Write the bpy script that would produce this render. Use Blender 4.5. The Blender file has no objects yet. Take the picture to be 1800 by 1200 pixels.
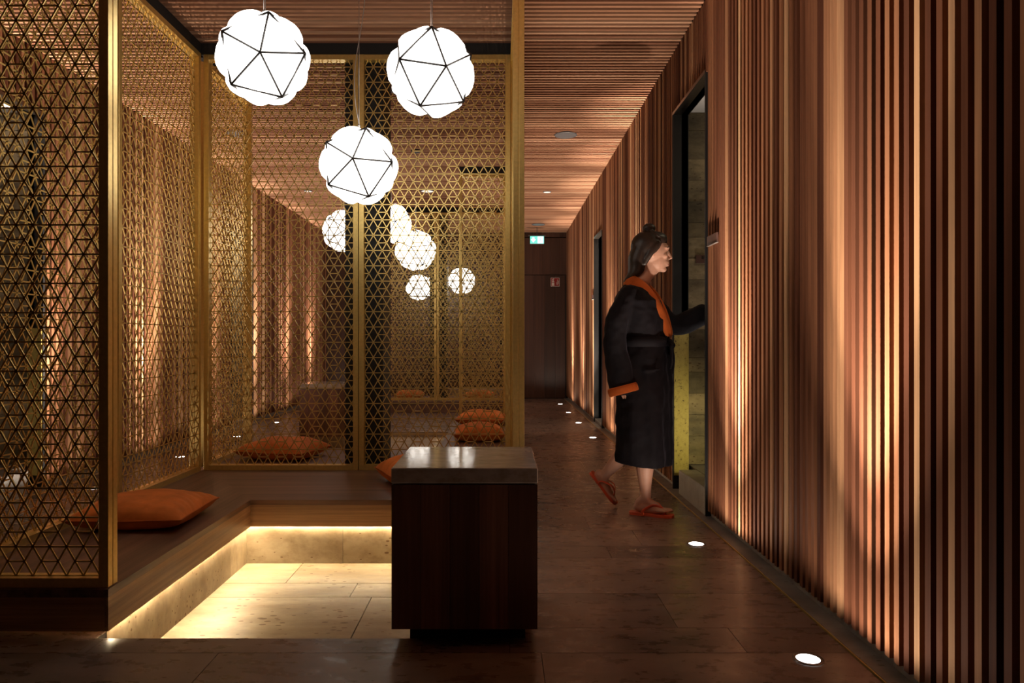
import bpy, math, random
from mathutils import Vector, Matrix, Euler

random.seed(7)
scene = bpy.context.scene
COL = scene.collection

# ------------------------------------------------------------------ camera, world, exposure
cam_d = bpy.data.cameras.new('camera')
cam_d.sensor_width = 36.0
cam_d.lens = 25.22
cam_d.shift_x = 20 / 1800
cam_d.shift_y = 2 / 1800
cam_d.clip_start = 0.05
cam_d.clip_end = 60
cam = bpy.data.objects.new('camera', cam_d)
COL.objects.link(cam)
cam.location = (0, 0, 1.02)
cam.rotation_euler = (math.radians(90), 0, 0)
scene.camera = cam

world = bpy.data.worlds.new('world')
scene.world = world
world.use_nodes = True
world.node_tree.nodes['Background'].inputs[0].default_value = (1.0, 0.72, 0.55, 1)
world.node_tree.nodes['Background'].inputs[1].default_value = 0.010

vs = scene.view_settings
vs.view_transform = 'Standard'
vs.look = 'None'
vs.gamma = 1
vs.use_curve_mapping = False
vs.exposure = 0.0
cy = scene.cycles
cy.max_bounces = 8
cy.diffuse_bounces = 4
cy.glossy_bounces = 4
cy.sample_clamp_indirect = 6
cy.use_denoising = True

UPLIGHT_W = 60.0
UPLIGHT_COL = (1.0, 0.82, 0.66)
LAMP_STRENGTH = 4.8
STRIP_STRENGTH = 200.0
STRIP_COL = (1.0, 0.79, 0.50)

# ------------------------------------------------------------------ dimensions (metres; Y runs down the corridor)
XR, XL = 1.20, -3.18            # faces of the slatted walls
YEND = 13.1
ZC = 3.03                       # underside of the ceiling slats
ZB0, ZB1 = 0.02, 0.165          # bench slab
ZPIT = -0.19
ZTOP = 2.95

# ------------------------------------------------------------------ materials
def new_mat(name):
    m = bpy.data.materials.new(name)
    m.use_nodes = True
    nt = m.node_tree
    b = nt.nodes['Principled BSDF']
    return m, nt, b

def N(nt, t, **kw):
    n = nt.nodes.new(t)
    for k, v in kw.items():
        setattr(n, k, v)
    return n

def ramp(nt, stops):
    r = nt.nodes.new('ShaderNodeValToRGB')
    e = r.color_ramp.elements
    while len(e) < len(stops):
        e.new(0.5)
    for i, (p, c) in enumerate(stops):
        e[i].position = p
        e[i].color = (c[0], c[1], c[2], 1)
    return r

def mixc(nt, mode, fac, a, b):
    m = nt.nodes.new('ShaderNodeMix')
    m.data_type = 'RGBA'
    m.blend_type = mode
    for sock, v in ((m.inputs[0], fac), (m.inputs[6], a), (m.inputs[7], b)):
        if hasattr(v, 'links') or isinstance(v, bpy.types.NodeSocket):
            nt.links.new(v, sock)
        elif isinstance(v, (tuple, list)):
            sock.default_value = (v[0], v[1], v[2], 1)
        else:
            sock.default_value = v
    return m.outputs[2]

def coords(nt, scale, out='Object', rnd=False):
    tc = N(nt, 'ShaderNodeTexCoord')
    mp = N(nt, 'ShaderNodeMapping')
    mp.inputs['Scale'].default_value = scale
    nt.links.new(tc.outputs[out], mp.inputs[0])
    if rnd:
        g = N(nt, 'ShaderNodeNewGeometry')
        mm = N(nt, 'ShaderNodeMath', operation='MULTIPLY')
        mm.inputs[1].default_value = 37.0
        nt.links.new(g.outputs['Random Per Island'], mm.inputs[0])
        nt.links.new(mm.outputs[0], mp.inputs['Location'])
    return mp.outputs[0]

def noise(nt, vec, scale=1.0, detail=4, rough=0.6):
    n = N(nt, 'ShaderNodeTexNoise')
    n.inputs['Scale'].default_value = scale
    n.inputs['Detail'].default_value = detail
    n.inputs['Roughness'].default_value = rough
    nt.links.new(vec, n.inputs['Vector'])
    return n.outputs['Fac']

def bump(nt, b, h, strength=0.2, dist=0.01):
    n = N(nt, 'ShaderNodeBump')
    n.inputs['Strength'].default_value = strength
    n.inputs['Distance'].default_value = dist
    nt.links.new(h, n.inputs['Height'])
    nt.links.new(n.outputs[0], b.inputs['Normal'])

def slat_wood(name, axis):
    m, nt, b = new_mat(name)
    g = N(nt, 'ShaderNodeNewGeometry')
    if axis == 'x':
        r = ramp(nt, [(0.0, (.22, .10, .06)), (.5, (.38, .20, .12)), (1.0, (.55, .34, .22))])
    else:
      r = ramp(nt, [(0.0, (.080, .029, .016)), (.35, (.155, .062, .033)), (.70, (.29, .133, .068)), (.88, (.43, .235, .125)), (1.0, (.60, .39, .22))])
    nt.links.new(g.outputs['Random Per Island'], r.inputs[0])
    sc = {'z': (70, 70, 1.6), 'x': (1.6, 70, 70)}[axis]
    f = noise(nt, coords(nt, sc, rnd=True), 1.0, 5, .65)
    gr = ramp(nt, [(.3, (.72, .68, .65)), (.7, (1.15, 1.12, 1.1))])
    nt.links.new(f, gr.inputs[0])
    c = mixc(nt, 'MULTIPLY', 1.0, r.outputs[0], gr.outputs[0])
    nt.links.new(c, b.inputs['Base Color'])
    b.inputs['Roughness'].default_value = .85
    b.inputs['Specular IOR Level'].default_value = .08
    bump(nt, b, f, .04, .002)
    return m

def plain_wood(name, dark, light, axis, rough=.4, scale=1.0, boards=0):
    m, nt, b = new_mat(name)
    sc = {'z': (55, 55, 1.3), 'x': (1.3, 55, 55), 'y': (55, 1.3, 55)}[axis]
    sc = tuple(s * scale for s in sc)
    v = coords(nt, sc, rnd=True)
    f = noise(nt, v, 1.0, 6, .7)
    sc2 = tuple(s * .22 for s in sc)
    f2 = noise(nt, coords(nt, sc2), 1.0, 3, .6)
    mm = N(nt, 'ShaderNodeMath', operation='MULTIPLY_ADD')
    mm.inputs[1].default_value = .55
    nt.links.new(f2, mm.inputs[0])
    mm2 = N(nt, 'ShaderNodeMath', operation='MULTIPLY')
    mm2.inputs[1].default_value = .5
    nt.links.new(f, mm2.inputs[0])
    nt.links.new(mm2.outputs[0], mm.inputs[2])
    r = ramp(nt, [(.36, dark), (.66, light)])
    nt.links.new(mm.outputs[0], r.inputs[0])
    col = r.outputs[0]
    if boards:
        g = N(nt, 'ShaderNodeNewGeometry')
        rr = ramp(nt, [(0, (.6, .55, .5)), (1, (1.35, 1.3, 1.25))])
        nt.links.new(g.outputs['Random Per Island'], rr.inputs[0])
        col = mixc(nt, 'MULTIPLY', 1.0, col, rr.outputs[0])
    nt.links.new(col, b.inputs['Base Color'])
    b.inputs['Roughness'].default_value = rough
    bump(nt, b, f, .1, .002)
    return m

def stone(name, dark, light, rough=(.25, .5), isl=.35, pits=True, scale=1.0, bmp=.15):
    m, nt, b = new_mat(name)
    v = coords(nt, (2.2 * scale, 7 * scale, 5 * scale), rnd=True)
    f = noise(nt, v, 1.0, 8, .62)
    v2 = coords(nt, (14 * scale, 30 * scale, 20 * scale), rnd=True)
    f2 = noise(nt, v2, 1.0, 5, .6)
    r = ramp(nt, [(.3, dark), (.7, light)])
    nt.links.new(f, r.inputs[0])
    r2 = ramp(nt, [(.28, (.72, .68, .62)), (.55, (1.05, 1.05, 1.05))])
    nt.links.new(f2, r2.inputs[0])
    col = mixc(nt, 'MULTIPLY', 1.0, r.outputs[0], r2.outputs[0])
    g = N(nt, 'ShaderNodeNewGeometry')
    rr = ramp(nt, [(0, (1 - isl,) * 3), (1, (1 + isl,) * 3)])
    nt.links.new(g.outputs['Random Per Island'], rr.inputs[0])
    col = mixc(nt, 'MULTIPLY', 1.0, col, rr.outputs[0])
    if pits:
        vo = N(nt, 'ShaderNodeTexVoronoi')
        vo.inputs['Scale'].default_value = 1.0
        nt.links.new(coords(nt, (16 * scale, 34 * scale, 34 * scale)), vo.inputs['Vector'])
        nz = noise(nt, coords(nt, (3 * scale, 3 * scale, 3 * scale)), 1.0, 3, .5)
        sb = N(nt, 'ShaderNodeMath', operation='MULTIPLY_ADD')
        sb.inputs[1].default_value = -.75
        sb.inputs[2].default_value = .52
        nt.links.new(nz, sb.inputs[0])
        ls = N(nt, 'ShaderNodeMath', operation='LESS_THAN')
        nt.links.new(vo.outputs['Distance'], ls.inputs[0])
        nt.links.new(sb.outputs[0], ls.inputs[1])
        col = mixc(nt, 'MIX', ls.outputs[0], col, mixc(nt, 'MULTIPLY', 1.0, col, (.45, .34, .24)))
    nt.links.new(col, b.inputs['Base Color'])
    rg = N(nt, 'ShaderNodeMapRange')
    rg.inputs[1].default_value = .3
    rg.inputs[2].default_value = .7
    rg.inputs[3].default_value = rough[0]
    rg.inputs[4].default_value = rough[1]
    nt.links.new(f2, rg.inputs[0])
    nt.links.new(rg.outputs[0], b.inputs['Roughness'])
    bump(nt, b, f2, bmp, .004)
    return m

def metal(name, col, rough, metallic=1.0, blot=0.0):
    m, nt, b = new_mat(name)
    f = noise(nt, coords(nt, (60, 60, 60)), 1.0, 3, .5)
    lo = tuple(c * .85 for c in col)
    r = ramp(nt, [(.3, lo), (.7, col)])
    nt.links.new(f, r.inputs[0])
    nt.links.new(r.outputs[0], b.inputs['Base Color'])
    b.inputs['Metallic'].default_value = metallic
    b.inputs['Roughness'].default_value = rough
    return m

def plain(name, col, rough=.6, metallic=0, emit=None, strength=0):
    m, nt, b = new_mat(name)
    f = noise(nt, coords(nt, (25, 25, 25)), 1.0, 3, .5)
    r = ramp(nt, [(.3, tuple(c * .9 for c in col)), (.7, col)])
    nt.links.new(f, r.inputs[0])
    nt.links.new(r.outputs[0], b.inputs['Base Color'])
    b.inputs['Roughness'].default_value = rough
    b.inputs['Metallic'].default_value = metallic
    if emit:
        b.inputs['Emission Color'].default_value = (*emit, 1)
        b.inputs['Emission Strength'].default_value = strength
    return m

def velvet(name, col, fibre=(1, .45, .2)):
    m, nt, b = new_mat(name)
    f = noise(nt, coords(nt, (9, 9, 9)), 1.0, 5, .6)
    r = ramp(nt, [(.3, tuple(c * .62 for c in col)), (.7, col)])
    nt.links.new(f, r.inputs[0])
    nt.links.new(r.outputs[0], b.inputs['Base Color'])
    b.inputs['Roughness'].default_value = .8
    b.inputs['Specular IOR Level'].default_value = .15
    b.inputs['Sheen Weight'].default_value = .6
    b.inputs['Sheen Roughness'].default_value = .35
    b.inputs['Sheen Tint'].default_value = (*fibre, 1)
    f2 = noise(nt, coords(nt, (160, 160, 160)), 1.0, 3, .6)
    bump(nt, b, f2, .12, .003)
    return m

M = {}
M['slat_v'] = slat_wood('slat wood upright', 'z')
M['slat_h'] = slat_wood('slat wood ceiling', 'x')
M['backing'] = plain('black backing board', (.012, .009, .008), .8)
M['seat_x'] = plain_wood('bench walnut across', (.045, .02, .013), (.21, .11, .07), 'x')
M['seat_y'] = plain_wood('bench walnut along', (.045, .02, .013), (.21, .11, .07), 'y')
M['fascia_x'] = plain_wood('bench walnut lit edge across', (.14, .066, .03), (.56, .34, .165), 'x', .4)  # seat walnut lightened: glow bounced off the pit floor put into the colour
M['fascia_y'] = plain_wood('bench walnut lit edge along', (.14, .066, .03), (.56, .34, .165), 'y', .4)  # same lightened walnut, the strip's bounced light lifted into its colour
M['table_wood'] = plain_wood('table walnut', (.07, .028, .017), (.19, .085, .05), 'z', .42, 1.0, 1)
M['door_wood'] = plain_wood('end wall veneer', (.028, .012, .008), (.075, .034, .022), 'z', .45, .6, 1)
M['floor'] = stone('floor stone', (.10, .068, .052), (.24, .168, .128), (.2, .42), .30, False, .8, .06)
M['travertine'] = stone('travertine', (.22, .155, .085), (.43, .34, .215), (.35, .6), .10, True)
M['grout'] = plain('grout', (.03, .022, .017), .8)
M['top_stone'] = stone('polished table stone', (.30, .25, .21), (.50, .43, .36), (.05, .13), 0, False, 1.5, .02)
M['tile_stone'] = stone('rough block stone', (.07, .052, .030), (.30, .23, .13), (.5, .7), .45, True, 1.4, .4)
M['kerb'] = stone('kerb stone', (.16, .14, .12), (.30, .27, .23), (.3, .5), .1, True)
M['gold'] = metal('brushed brass paint', (.80, .58, .20), .36, .75)
M['steel'] = metal('dark steel', (.24, .20, .17), .28, 1)
M['brass_worn'] = None
M['black'] = plain('matt black', (.008, .008, .009), .6)
M['wire'] = plain('black wire', (.012, .010, .010), .45)
M['cable'] = metal('grey cable', (.45, .42, .40), .35, .8)
M['white'] = plain('white paint', (.75, .73, .70), .6)
M['grey_plastic'] = plain('grey plastic', (.085, .08, .085), .5)
M['cushion'] = velvet('orange velvet', (.80, .23, .05))
M['piping'] = velvet('orange piping', (.55, .13, .03))
M['skin'] = plain('skin', (.62, .34, .24), .5)
M['robe'] = velvet('black towelling', (.011, .0095, .013), (.5, .45, .6))
M['robe'].node_tree.nodes['Principled BSDF'].inputs['Sheen Weight'].default_value = .12
M['lining'] = velvet('orange towelling', (.66, .15, .03))
M['hair'] = plain_wood('dark hair', (.008, .005, .004), (.03, .017, .012), 'z', .45)
M['rubber'] = plain('orange rubber', (.75, .12, .05), .45)
M['eye_white'] = plain('eye white', (.7, .66, .62), .3)
M['dark'] = plain('dark brown', (.03, .015, .01), .4)
M['plaque'] = plain('brown plaque', (.10, .05, .04), .4)
M['sign_red'] = plain('sign red', (.30, .012, .015), .5)
M['sign_white'] = plain('sign white', (.78, .72, .66), .5)

def emission(name, col, strength):
    m = bpy.data.materials.new(name)
    m.use_nodes = True
    nt = m.node_tree
    nt.nodes.clear()
    e = nt.nodes.new('ShaderNodeEmission')
    o = nt.nodes.new('ShaderNodeOutputMaterial')
    e.inputs[0].default_value = (*col, 1)
    e.inputs[1].default_value = strength
    nt.links.new(e.outputs[0], o.inputs[0])
    return m

M['globe'] = emission('lit opal glass', (1.0, .93, .84), LAMP_STRENGTH)
M['led'] = emission('led strip', STRIP_COL, STRIP_STRENGTH)
M['lens'] = emission('lit lens', (1.0, .93, .90), 14)
M['exit_green'] = emission('exit sign green', (.16, .62, .50), 1.6)
M['exit_white'] = emission('exit sign white', (.75, 1.0, .95), 3.0)
M['downlight'] = emission('downlight lens', (1.0, .86, .72), 1.2)

def brass_worn():
    m, nt, b = new_mat('worn yellow brass lining')
    f = noise(nt, coords(nt, (60, 60, 45)), 1.0, 6, .7)
    r = ramp(nt, [(.34, (.05, .03, .015)), (.42, (.42, .33, .09)), (.8, (.55, .44, .13))])
    nt.links.new(f, r.inputs[0])
    nt.links.new(r.outputs[0], b.inputs['Base Color'])
    b.inputs['Roughness'].default_value = .55
    b.inputs['Metallic'].default_value = .2
    return m
M['brass_worn'] = brass_worn()

# ------------------------------------------------------------------ mesh helpers
ORIGIN = {}

class MB:
    def __init__(s):
        s.v, s.f, s.mi = [], [], []
        s.cur = 0

    def add(s, vs_, fs):
        n = len(s.v)
        s.v += [Vector(p) for p in vs_]
        s.f += [tuple(i + n for i in f) for f in fs]
        s.mi += [s.cur] * len(fs)
        return s

    def box(s, x0, x1, y0, y1, z0, z1):
        return s.add([(x0, y0, z0), (x1, y0, z0), (x1, y1, z0), (x0, y1, z0), (x0, y0, z1), (x1, y0, z1), (x1, y1, z1), (x0, y1, z1)],
                     [(0, 3, 2, 1), (4, 5, 6, 7), (0, 1, 5, 4), (1, 2, 6, 5), (2, 3, 7, 6), (3, 0, 4, 7)])

    def bbox(s, x0, x1, y0, y1, z0, z1, c=.003):
        """box with chamfered vertical and top edges"""
        def ring(z, d):
            a, b_, e, g = x0 + d, x1 - d, y0 + d, y1 - d
            k = c
            return [(a + k, e, z), (b_ - k, e, z), (b_, e + k, z), (b_, g - k, z), (b_ - k, g, z), (a + k, g, z), (a, g - k, z), (a, e + k, z)]
        rings = [ring(z0, c), ring(z0 + c, 0), ring(z1 - c, 0), ring(z1, c)]
        return s.loft(rings)

    def loft(s, rings, close=True, cap=True):
        n = len(rings[0])
        vs_ = [p for r in rings for p in r]
        fs = []
        for k in range(len(rings) - 1):
            for i in range(n if close else n - 1):
                j = (i + 1) % n
                fs.append((k * n + i, k * n + j, (k + 1) * n + j, (k + 1) * n + i))
        if cap:
            fs.append(tuple(range(n - 1, -1, -1)))
            fs.append(tuple((len(rings) - 1) * n + i for i in range(n)))
        return s.add(vs_, fs)

    def tube(s, pts, rad, n=8, up=None, cap=True):
        """rad: number, list of numbers, or list of (a, b) pairs (a across 'side', b across 'up')"""
        pts = [Vector(p) for p in pts]
        if not isinstance(rad, (list, tuple)):
            rad = [rad] * len(pts)
        rings = []
        prev = None
        for i, p in enumerate(pts):
            t = (pts[min(i + 1, len(pts) - 1)] - pts[max(i - 1, 0)]).normalized()
            if up is not None:
                u0 = Vector(up[i]) if isinstance(up, list) else Vector(up)
            elif prev is None:
                u0 = Vector((0, 0, 1)) if abs(t.z) < .9 else Vector((0, 1, 0))
            else:
                u0 = prev
            a = t.cross(u0)
            if a.length < 1e-5:
                a = t.cross(Vector((1, 0, 0)))
            a.normalize()
            b_ = a.cross(t).normalized()
            prev = b_
            ra, rb = rad[i] if isinstance(rad[i], (tuple, list)) else (rad[i], rad[i])
            rings.append([p + a * (math.cos(2 * math.pi * k / n) * ra) + b_ * (math.sin(2 * math.pi * k / n) * rb) for k in range(n)])
        return s.loft(rings, True, cap)

    def blob(s, pts, rad, n=16, up=None, steps=6):
        """tube with hemispherical ends and smooth interpolation"""
        pts = [Vector(p) for p in pts]
        R = [(r if isinstance(r, (tuple, list)) else (r, r)) for r in (rad if isinstance(rad, (list, tuple)) else [rad] * len(pts))]
        P, Q = [], []
        m = len(pts)
        for i in range(m - 1):
            p0, p1, p2, p3 = pts[max(i - 1, 0)], pts[i], pts[i + 1], pts[min(i + 2, m - 1)]
            for k in range(steps):
                t = k / steps
                t2, t3 = t * t, t * t * t
                P.append(.5 * ((2 * p1) + (p2 - p0) * t + (2 * p0 - 5 * p1 + 4 * p2 - p3) * t2 + (3 * p1 - p0 - 3 * p2 + p3) * t3))
                h = t * t * (3 - 2 * t)
                Q.append((R[i][0] * (1 - h) + R[i + 1][0] * h, R[i][1] * (1 - h) + R[i + 1][1] * h))
        P.append(pts[-1]); Q.append(R[-1])
        d0 = (P[0] - P[1]).normalized(); d1 = (P[-1] - P[-2]).normalized()
        e0, e1 = min(Q[0]), min(Q[-1])
        A, AQ, B, BQ = [], [], [], []
        for k in (1, 2, 3):
            a = math.pi / 2 * k / 3.15
            A.insert(0, P[0] + d0 * e0 * math.sin(a)); AQ.insert(0, (Q[0][0] * math.cos(a), Q[0][1] * math.cos(a)))
            B.append(P[-1] + d1 * e1 * math.sin(a)); BQ.append((Q[-1][0] * math.cos(a), Q[-1][1] * math.cos(a)))
        return s.tube(A + P + B, AQ + Q + BQ, n, up)

    def ell(s, c, r, nu=20, nv=12, rot=None):
        c = Vector(c)
        rings = []
        for j in range(1, nv):
            a = math.pi * j / nv
            ring = []
            for i in range(nu):
                t = 2 * math.pi * i / nu
                p = Vector((r[0] * math.sin(a) * math.cos(t), r[1] * math.sin(a) * math.sin(t), -r[2] * math.cos(a)))
                if rot is not None:
                    p = rot @ p
                ring.append(c + p)
            rings.append(ring)
        return s.loft(rings)

    def build(s, name, mat, parent=None, origin=None, smooth=False):
        me = bpy.data.meshes.new(name)
        if origin is None:
            origin = ORIGIN[parent.name] if parent is not None else Vector((0, 0, 0))
        origin = Vector(origin)
        me.from_pydata([p - origin for p in s.v], [], s.f)
        mats = mat if isinstance(mat, list) else [mat]
        for m in mats:
            me.materials.append(m)
        if len(mats) > 1:
            me.polygons.foreach_set('material_index', s.mi)
        if smooth:
            me.polygons.foreach_set('use_smooth', [True] * len(me.polygons))
        me.update()
        o = bpy.data.objects.new(name, me)
        COL.objects.link(o)
        ORIGIN[o.name] = origin
        if parent is not None:
            o.parent = parent
            o.location = origin - ORIGIN[parent.name]
        else:
            o.location = origin
        return o

def thing(name, label, cat, loc, group=None):
    o = bpy.data.objects.new(name, None)
    o.empty_display_size = .1
    COL.objects.link(o)
    o.location = loc
    ORIGIN[o.name] = Vector(loc)
    o['label'] = label
    o['category'] = cat
    if group:
        o['group'] = group
    return o

def tag(o, label, cat, group=None):
    o['label'] = label
    o['category'] = cat
    if group:
        o['group'] = group
    return o

def struct(o, label=None):
    o['kind'] = 'structure'
    if label:
        o['label'] = label
    return o

def sempty(name, loc=(0, 0, 0), label=None):
    o = bpy.data.objects.new(name, None)
    COL.objects.link(o)
    o.location = loc
    ORIGIN[o.name] = Vector(loc)
    return struct(o, label)

def copy_tree(o, parent=None):
    c = o.copy()
    COL.objects.link(c)
    if parent is not None:
        c.parent = parent
    for ch in list(o.children):
        copy_tree(ch, c)
    return c

# ------------------------------------------------------------------ slatted walls and ceiling
PITCH, SW = .0531, .027
def wall_slats(x_face, x_back, openings, y0=-.6, y1=YEND, z1=ZC + .03):
    mb = MB()
    y = y0
    a, b = min(x_face, x_back), max(x_face, x_back)
    while y < y1 - SW:
        z0 = .045
        for (o0, o1, zt) in openings:
            if y + SW > o0 and y < o1:
                z0 = zt
        mb.box(a, b, y, y + SW, z0 + random.uniform(0, .002), z1)
        y += PITCH
    return mb

def backing(x0, x1, openings, y0=-.6, y1=YEND, z1=3.2):
    mb = MB()
    y = y0
    for (o0, o1, zt) in sorted(openings):
        mb.box(x0, x1, y, o0, 0, z1)
        mb.box(x0, x1, o0, o1, zt, z1)
        y = o1
    mb.box(x0, x1, y, y1, 0, z1)
    return mb

OPEN_R = [(4.20, 4.98, 2.60), (8.50, 9.20, 2.35)]
OPEN_L = [(4.20, 4.98, 2.60), (8.50, 9.20, 2.35)]
wr = struct(wall_slats(XR, XR + .055, OPEN_R).build('wall_right', M['slat_v']), 'right wall of upright reddish wooden slats')
wl = struct(wall_slats(XL, XL - .055, OPEN_L).build('wall_left', M['slat_v']), 'left wall of upright wooden slats behind the screens')
backing(XR + .057, XR + .10, OPEN_R).build('backing_board', M['backing'], wr)
backing(XL - .10, XL - .057, OPEN_L).build('backing_board', M['backing'], wl)

mb = MB()
y = -.6
while y < YEND:
    mb.box(XL - .04, XR + .04, y, y + .023, ZC, ZC + .075)
    y += .0531
ce = struct(mb.build('ceiling', M['slat_h']), 'ceiling of crosswise wooden slats')
MB().box(XL - .1, XR + .1, -.6, YEND + .1, ZC + .09, ZC + .14).build('backing_board', M['backing'], ce)

# ------------------------------------------------------------------ floor: stone courses around two sunken pits
def sub_rect(rects, hole):
    hx0, hx1, hy0, hy1 = hole
    out = []
    for (x0, x1, y0, y1) in rects:
        if x1 <= hx0 or x0 >= hx1 or y1 <= hy0 or y0 >= hy1:
            out.append((x0, x1, y0, y1)); continue
        if x0 < hx0: out.append((x0, hx0, y0, y1))
        if x1 > hx1: out.append((hx1, x1, y0, y1))
        a, b = max(x0, hx0), min(x1, hx1)
        if y0 < hy0: out.append((a, b, y0, hy0))
        if y1 > hy1: out.append((a, b, hy1, y1))
    return out

PITS = [(-1.395, .03, 2.475, 3.935), (-1.99, -.53, 5.80, 8.20)]
def tiles(x0, x1, edges, z, th, holes, lens=(.7, 1.3), gap=.0025):
    mb = MB()
    for a, b in zip(edges[:-1], edges[1:]):
        x = x0 - random.uniform(0, .6)
        while x < x1:
            l = random.uniform(*lens)
            rs = [(max(x, x0), min(x + l, x1), a, b)]
            for h in holes:
                rs = sub_rect(rs, h)
            for r in rs:
                if r[1] - r[0] > .01 and r[3] - r[2] > .01:
                    mb.box(r[0] + gap / 2, r[1] - gap / 2, r[2] + gap / 2, r[3] - gap / 2, z - th, z)
            x += l
    return mb

random.seed(21)
edges = [-.6, 0, .45, .85, 1.25, 1.77, 2.36, 2.567, 2.92, 3.4]
while edges[-1] < YEND:
    edges.append(edges[-1] + random.choice([.35, .2, .42, .3]))
edges[-1] = YEND
fl = struct(tiles(XL - .05, 1.148, edges, 0, .03, PITS).build('floor', M['floor']), 'dark brown stone tile floor')
mb = MB()
for r in sub_rect(sub_rect([(XL - .1, XR + .1, -.6, YEND)], PITS[0]), PITS[1]):
    mb.box(*r, -.20, -.004)
mb.box(XL - .1, XR + .1, -.6, YEND, -.24, -.20)
mb.build('grout_bed', M['grout'], fl)
e1 = [2.475, 2.93, 3.41, 3.61, 3.935]
p1 = tiles(PITS[0][0], PITS[0][1], e1, ZPIT, .01, [], (.8, 1.3), .004).build('floor_pit', M['travertine']); struct(p1, 'sunken pale stone floor lit by the bench strip')
e2 = [5.8, 6.3, 6.9, 7.4, 8.2]
struct(tiles(PITS[1][0], PITS[1][1], e2, -.06, .14, [], (.8, 1.3), .004).build('floor_pit', M['travertine']), 'sunken pale stone floor of the farther seating bay')
# pit rims
def rim(p, sides):
    x0, x1, y0, y1 = p
    mb = MB()
    if 's' in sides: mb.box(x0, x1, y0 - .012, y0 + .002, ZPIT, -.0005)
    if 'n' in sides: mb.box(x0, x1, y1 - .002, y1 + .012, ZPIT, -.0005)
    if 'e' in sides: mb.box(x1 - .002, x1 + .012, y0, y1, ZPIT, -.0005)
    if 'w' in sides: mb.box(x0 - .012, x0 + .002, y0, y1, ZPIT, -.0005)
    return mb
struct(rim(PITS[0], 'se').build('trim_1', M['travertine']))
struct(rim(PITS[1], 'nw').build('trim_2', M['travertine']))

# channel strip and kerb under the slats
for side, nm, s in ((1, 'right', XR), (-1, 'left', XL)):
    mb = MB()
    a, b = sorted((s - side * .05, s - side * .045))
    mb.box(a, b, -.6, YEND, -.02, .004)
    struct(mb.build('trim_%d' % (3 if side > 0 else 4), M['gold']))
    mb = MB()
    a, b = sorted((s - side * .045, s + side * .056))
    mb.box(a, b, -.6, YEND, -.02, .006)
    a, b = sorted((s + side * .030, s + side * .056))
    yy = -.6
    for o in (OPEN_R if side > 0 else OPEN_L):
        mb.box(a, b, yy, o[0], .006, .043); yy = o[1]
    mb.box(a, b, yy, YEND, .006, .043)
    struct(mb.build('baseboard_' + nm, M['kerb']))

# ------------------------------------------------------------------ doorways in the slatted walls
def doorway(n, side, xf, y0, y1, zt, deep=1.5, lit=True):
    """side: +1 right wall, -1 left wall"""
    root = sempty('door_%d' % n, (xf, y0, 0), ('%s open doorway with dark steel lining in the %s slatted wall' % ('near' if zt > 2.5 else 'far', 'right' if side > 0 else 'left')))
    def X(a, b):
        return sorted((xf + side * a, xf + side * b))
    mb = MB()
    mb.box(*X(-.004, .105), y1, y1 + .02, 0, zt)              # far jamb upper lining
    mb.box(*X(-.004, .105), y0 - .012, y0 + .004, 0, zt)
    mb.build('jamb', M['steel'] if not lit else M['black'], root)
    mb = MB(); mb.box(*X(-.004, .105), y0, y1 + .02, zt, zt + .02); mb.build('lintel', M['steel'], root)
    if zt > 2.5:
        mb = MB(); mb.box(*X(.004, .104), y1 - .006, y1 - .0005, .10, 1.12); mb.build('lining_plate', M['brass_worn'], root)
        mb = MB(); mb.bbox(*X(.0, .12), y0 + .006, y1 - .15, 0, .165, .004); mb.bbox(*X(.125, deep), y0 - .75, y1 + .055, .0, .163, .002)
        mb.build('sill', M['kerb'], root)
    else:
        mb = MB(); mb.bbox(*X(.01, .12), y0 + .006, y1 - .006, 0, .05, .004); mb.build('sill', M['kerb'], root)
    # the room behind
    ya, yb = y0 - .8, y1 + .07
    rows = MB()
    z = .163 if zt > 2.5 else 0
    zc = zt + .04
    rnd = random.Random(3 + n)
    while z < zc:
        h = rnd.choice([.10, .15, .20])
        xx = .106
        while xx < deep:
            l = rnd.uniform(.35, .9)
            rows.box(*X(xx + .001, min(xx + l, deep) - .001), yb + rnd.uniform(0, .006), yb + .05, z + .001, min(z + h, zc) - .001)
            xx += l
        z += h
    struct(rows.build('wall_shower_%d' % n, M['tile_stone']), 'rough stone block wall inside the %s %s doorway' % ('near' if zt > 2.5 else 'far', 'right' if side > 0 else 'left'))
    mb = MB()
    mb.box(*X(deep, deep + .05), ya, yb + .05, 0, zc)
    mb.box(*X(.106, deep), ya - .05, ya, 0, zc)
    struct(mb.build('wall_recess_%d' % n, M['tile_stone']))
    mb = MB(); mb.box(*X(.106, deep + .05), ya - .05, yb + .05, zc, zc + .04)
    struct(mb.build('ceiling_recess_%d' % n, M['white']))
    return root

doorway(2, 1, XR, 4.20, 4.98, 2.60)
doorway(3, 1, XR, 8.50, 9.20, 2.35, 1.2)
doorway(4, -1, XL, 4.20, 4.98, 2.60)
doorway(5, -1, XL, 8.50, 9.20, 2.35, 1.2)

def spot(name, loc, target, power, size, col, blend=.8, rad=.03, parent=None):
    l = bpy.data.lights.new(name, 'SPOT')
    l.energy = power
    l.color = col
    l.spot_size = math.radians(size)
    l.spot_blend = blend
    l.shadow_soft_size = rad
    o = bpy.data.objects.new(name, l)
    COL.objects.link(o)
    d = Vector(target) - Vector(loc)
    q = d.to_track_quat('-Z', 'Y')
    o.rotation_euler = q.to_euler()
    if parent is not None:
        o.parent = parent
        o.location = Vector(loc) - ORIGIN[parent.name]
    else:
        o.location = loc
    return o

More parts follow.
